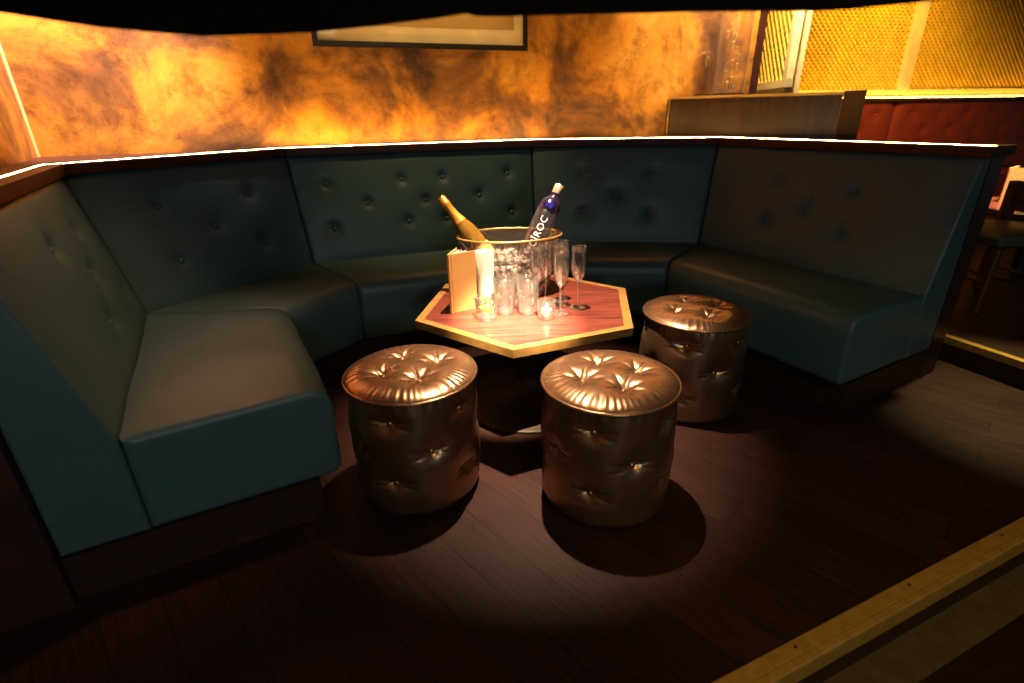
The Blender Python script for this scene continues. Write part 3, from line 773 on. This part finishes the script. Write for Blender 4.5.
mesh_screen('narrow pale mesh screen seen edge on, beside the copper wall end', sa, ud, (sb - sa).length, 1.3, 1.40, [(-.06, .07), ((sb - sa).length - .09, (sb - sa).length)], .10, .007, .028)
bm = prism(bmesh.new(), [tuple(sa + V((.06, 0))), tuple(sb + V((.06, 0))), tuple(sb + V((.09, 0))), tuple(sa + V((.09, 0)))], 0, 2.7)
struct('wall_side', bm, M_['pale_wall'])
o = finish('light_strip', fslab(-1.2, 3.2, 1.272, 1.28, .10, .12), M_['led_mesh'], None, smooth=False); tag(o, 'amber glowing light strip along the ledge below the gold mesh', 'light')

# ------------------------------------------------------------------ right side: raised platform, second table, chair
pd = V((.36, -.933)).normalized(); pn = V((-pd.y, pd.x)); p0 = V((2.19, 2.36)) - pd * .95
c1, c2 = p0, p0 + pd * 1.2
struct('floor_platform', prism(bmesh.new(), [tuple(p0), tuple(p0 + pd * 3.1), tuple(p0 + pd * 3.1 + pn * 4), tuple(p0 + pn * 4)], .001, .112), M_['plinth'])
t = thing('platform_nosing', 'brass nosing on the edge of the raised platform at the far right', 'step edge')
bm = prism(bmesh.new(), [tuple(p0 - pn * .004), tuple(p0 + pd * 3.1 - pn * .004), tuple(p0 + pd * 3.1 + pn * .035), tuple(p0 + pn * .035)], .1125, .118)
finish('top_strip', bev(bm, .001, 1), M_['nosing'], t, ang=30)
bm = prism(bmesh.new(), [tuple(p0 - pn * .004), tuple(p0 + pd * 3.1 - pn * .004), tuple(p0 + pd * 3.1 - pn * .001), tuple(p0 - pn * .001)], .085, .1122)
finish('front_lip', bm, M_['nosing'], t, smooth=False)
ZP = .112
# second table
t = thing('side_table', 'small wood topped table with drinks behind the right end panel', 'table', (3.45, 3.45, ZP))
finish('tabletop', bev(prism(bmesh.new(), [(-.42, -.3), (.4, -.42), (.46, .36), (-.36, .42)], .44, .462), .003, 1), M_['tabletop'], t, ang=30)
finish('edge_band', bev(prism(bmesh.new(), [(-.43, -.31), (.41, -.43), (.47, .37), (-.37, .43)], .425, .4395), .002, 1), M_['dark_metal'], t, ang=30)
add(t, 'column', [(0, .02), (.04, .02), (.04, .424), (0, .424)], M_['dark_metal'])
add(t, 'base', [(0, 0), (.25, 0), (.25, .012), (.05, .022), (0, .0225)], M_['dark_metal'])
ZQ = ZP + .462
mb = V((3.30, 3.60, ZQ)); t = thing('menu_book', 'tan menu book standing on the small table behind the right end panel', 'menu', mb)
q1 = V((.25, -.05, 0)).normalized(); q2 = V((.16, .12, 0)).normalized()
finish('front_cover', bev(cover('f', q1, None, .30, .22, 0, .004, -1), .001, 1), M_['menu'], t, ang=30)
finish('back_cover', bev(cover('b', q2, None, .26, .22, 0, .004, 1), .001, 1), M_['menu'], t, ang=30)
g2 = copy_thing(bpy.data.objects['rocks_glass'], (3.33, 3.42, ZQ), 1, 'short clear lime glass on the small table behind the right end panel')
for k, (p, r) in enumerate((((-.008, -.008, .05), (.7, .3, .2)), ((.01, .004, .062), (2.4, .3, 1.2)))):
    o = wd.copy(); col.objects.link(o); o.location = V((3.33, 3.42, ZQ)) + V(p); o.rotation_euler = r
    tag(o, ['lower lime wedge in the glass on the small right table', 'upper lime wedge in the glass on the small right table'][k], 'lime wedge', 'lime wedges on the small table')
copy_thing(bpy.data.objects['highball_tumbler'], (3.40, 3.33, ZQ), 0, 'clear tumbler beside the lime glass on the small right table')
# chair
t = thing('dining_chair', 'dark wooden chair with olive seat pad at the right edge', 'chair', (2.76, 2.93, ZP), math.radians(92))
bm = box(bmesh.new(), (0, 0, .405), (.44, .42, .07)); bev(bm, .025, 3); finish('seat', bm, M_['chair_pad'], t, ang=40)
for sx in (-1, 1):
    bm = bmesh.new(); tube(bm, [(sx * .19, .18, 0), (sx * .19, .17, .365)], .02, 10); finish('leg', bm, M_['chair_wood'], t)
    bm = box(bmesh.new(), (sx * .2, -.19, .33), (.05, .055, .66)); bev(bm, .008, 2); finish('leg', bm, M_['chair_wood'], t)
bm = box(bmesh.new(), (0, -.20, .57), (.345, .03, .15)); bev(bm, .01, 2); finish('backrest', bm, M_['chair_wood'], t, ang=40)
for y in (.17, -.19):
    bm = bmesh.new(); tube(bm, [(-.17, y, .17), (.17, y, .17)], .011, 10); finish('stretcher', bm, M_['chair_wood'], t)

# ------------------------------------------------------------------ black pelmet hanging close to the viewer
edge = [(-1.8, 1.37), (-1.0, 1.345), (-.772, 1.327), (-.62, 1.304), (-.47, 1.290), (-.33, 1.292), (-.22, 1.300), (-.12, 1.309), (-.065, 1.3155), (-.05, 1.3115), (-.02, 1.3105), (.1, 1.311), (.3, 1.3122), (.387, 1.3115), (.52, 1.3105), (.60, 1.3165), (.66, 1.321), (.72, 1.326), (1.0, 1.345), (1.8, 1.37)]
bm = bmesh.new(); A, B, Ct, Dt = [], [], [], []
for x, z in edge:
    A.append(bm.verts.new((x, .932, z))); B.append(bm.verts.new((x, 1.02, z + .012))); Ct.append(bm.verts.new((x, .90, 1.75))); Dt.append(bm.verts.new((x, 1.04, 1.75)))
for i in range(len(edge) - 1):
    bm.faces.new((A[i], A[i + 1], Ct[i + 1], Ct[i])); bm.faces.new((B[i + 1], B[i], Dt[i], Dt[i + 1])); bm.faces.new((A[i + 1], A[i], B[i], B[i + 1])); bm.faces.new((Ct[i], Ct[i + 1], Dt[i + 1], Dt[i]))
bm.faces.new((A[0], Ct[0], Dt[0], B[0])); bm.faces.new((A[-1], B[-1], Dt[-1], Ct[-1]))
tag(finish('hanging_pelmet', bm, M_['black'], None, ang=60), 'black unlit pelmet hanging across the top of the view, out of focus', 'pelmet')

# ------------------------------------------------------------------ lights
def spot(name, loc, target, watts, size, blend, c, radius=.03):
    l = bpy.data.lights.new(name, 'SPOT'); l.energy = watts; l.spot_size = math.radians(size); l.spot_blend = blend; l.color = c; l.shadow_soft_size = radius
    o = bpy.data.objects.new(name, l); col.objects.link(o); o.location = loc
    o.rotation_euler = (V(target) - V(loc)).to_track_quat('-Z', 'Y').to_euler(); return o
spot('table_spot', (.09, 1.984, 2.5), (.085, 1.88, 0), 1400, 43, 1.0, (1, .68, .45), .022)
spot('pin_spot', (.25, .75, 2.62), (.02, 1.84, .45), 8500, 13, 1.0, (1, .72, .46), .02)
spot('wall_spot_left', (-1.62, 2.45, 2.62), (-1.95, 2.84, 1.5), 780, 62, .9, (1, .68, .58), .04)
spot('wall_spot_mid', (-.3, 3.05, 2.65), (-.4, 3.36, 1.5), 110, 62, .9, (1, .60, .20), .04)
spot('wall_spot_right', (1.05, 3.5, 2.65), (1.15, 3.93, 1.5), 220, 62, .9, (1, .64, .34), .04)
spot('wall_spot_end', (1.78, 3.72, 2.65), (1.58, 4.09, 1.45), 420, 60, .9, (1, .66, .38), .04)
spot('mesh_spot', (3.8, 5.2, 2.6), (3.9, 6.3, 1.5), 270, 110, .8, (1, .60, .09), .04)
spot('screen_spot', (1.93, 4.28, 2.45), (2.42, 5.5, 1.6), 300, 90, .8, (1, .82, .52), .04)
spot('left_seat_spot', (-.62, 1.92, 2.62), (-1.25, 1.62, .65), 120, 44, .9, (1, .48, .24), .05)
spot('right_table_spot', (3.4, 3.3, 2.55), (3.38, 3.5, .55), 1500, 22, .5, (1, .72, .45), .03)
spot('walkway_spot', (2.6, 2.6, 2.6), (2.12, 1.90, 0), 560, 25, 1.0, (1, .84, .34), .05)
spot('nosing_spot', (1.2, .1, 2.6), (1.1, .85, 0), 52, 48, 1.0, (1, .62, .18), .05)
for nm, loc, tgt, en, sz, c in (('front_fill', (.6, -2.4, 1.40), (-.1, 2, .6), 14.5, .5, (.86, .97, .94)), ('front_fill_warm', (.7, -.5, 2.15), (.5, 1.6, .2), 8.5, .22, (1, .72, .32))):  # unseen area fills added behind the camera to lift seat fronts and stool sides
    ar = bpy.data.lights.new(nm, 'AREA'); ar.energy = en; ar.size = sz; ar.color = c
    o = bpy.data.objects.new(nm, ar); col.objects.link(o); o.location = loc; o.rotation_euler = (V(tgt) - V(loc)).to_track_quat('-Z', 'Y').to_euler()

w = bpy.data.worlds.new('World'); scn.world = w; w.use_nodes = True
w.node_tree.nodes['Background'].inputs[0].default_value = (.75, .95, .85, 1); w.node_tree.nodes['Background'].inputs[1].default_value = .045

# ------------------------------------------------------------------ camera
cd_ = bpy.data.cameras.new('camera'); cam = bpy.data.objects.new('camera', cd_); col.objects.link(cam); scn.camera = cam
cd_.sensor_width = 36; cd_.lens = 524.469 / 1024 * 36; cd_.clip_start = .02
p, r = math.radians(23.4391), math.radians(-1.0003)
fw_ = V((0, math.cos(p), -math.sin(p))); up = V((0, math.sin(p), math.cos(p))); ri = V((1, 0, 0))
R2 = math.cos(r) * ri + math.sin(r) * up; U2 = -math.sin(r) * ri + math.cos(r) * up
mw = Matrix((R2, U2, -fw_)).transposed().to_4x4(); mw.translation = V((0, 0, 1.17264)); cam.matrix_world = mw
cd_.dof.use_dof = True; cd_.dof.focus_distance = 2.0; cd_.dof.aperture_fstop = 1.6

scn.view_settings.view_transform = 'Standard'; scn.view_settings.look = 'None'; scn.view_settings.gamma = 1; scn.view_settings.exposure = 0
scn.view_settings.use_curve_mapping = False
cy = scn.cycles
cy.use_denoising = True; cy.max_bounces = 10; cy.transparent_max_bounces = 40; cy.sample_clamp_indirect = 4; cy.caustics_reflective = False; cy.caustics_refractive = False
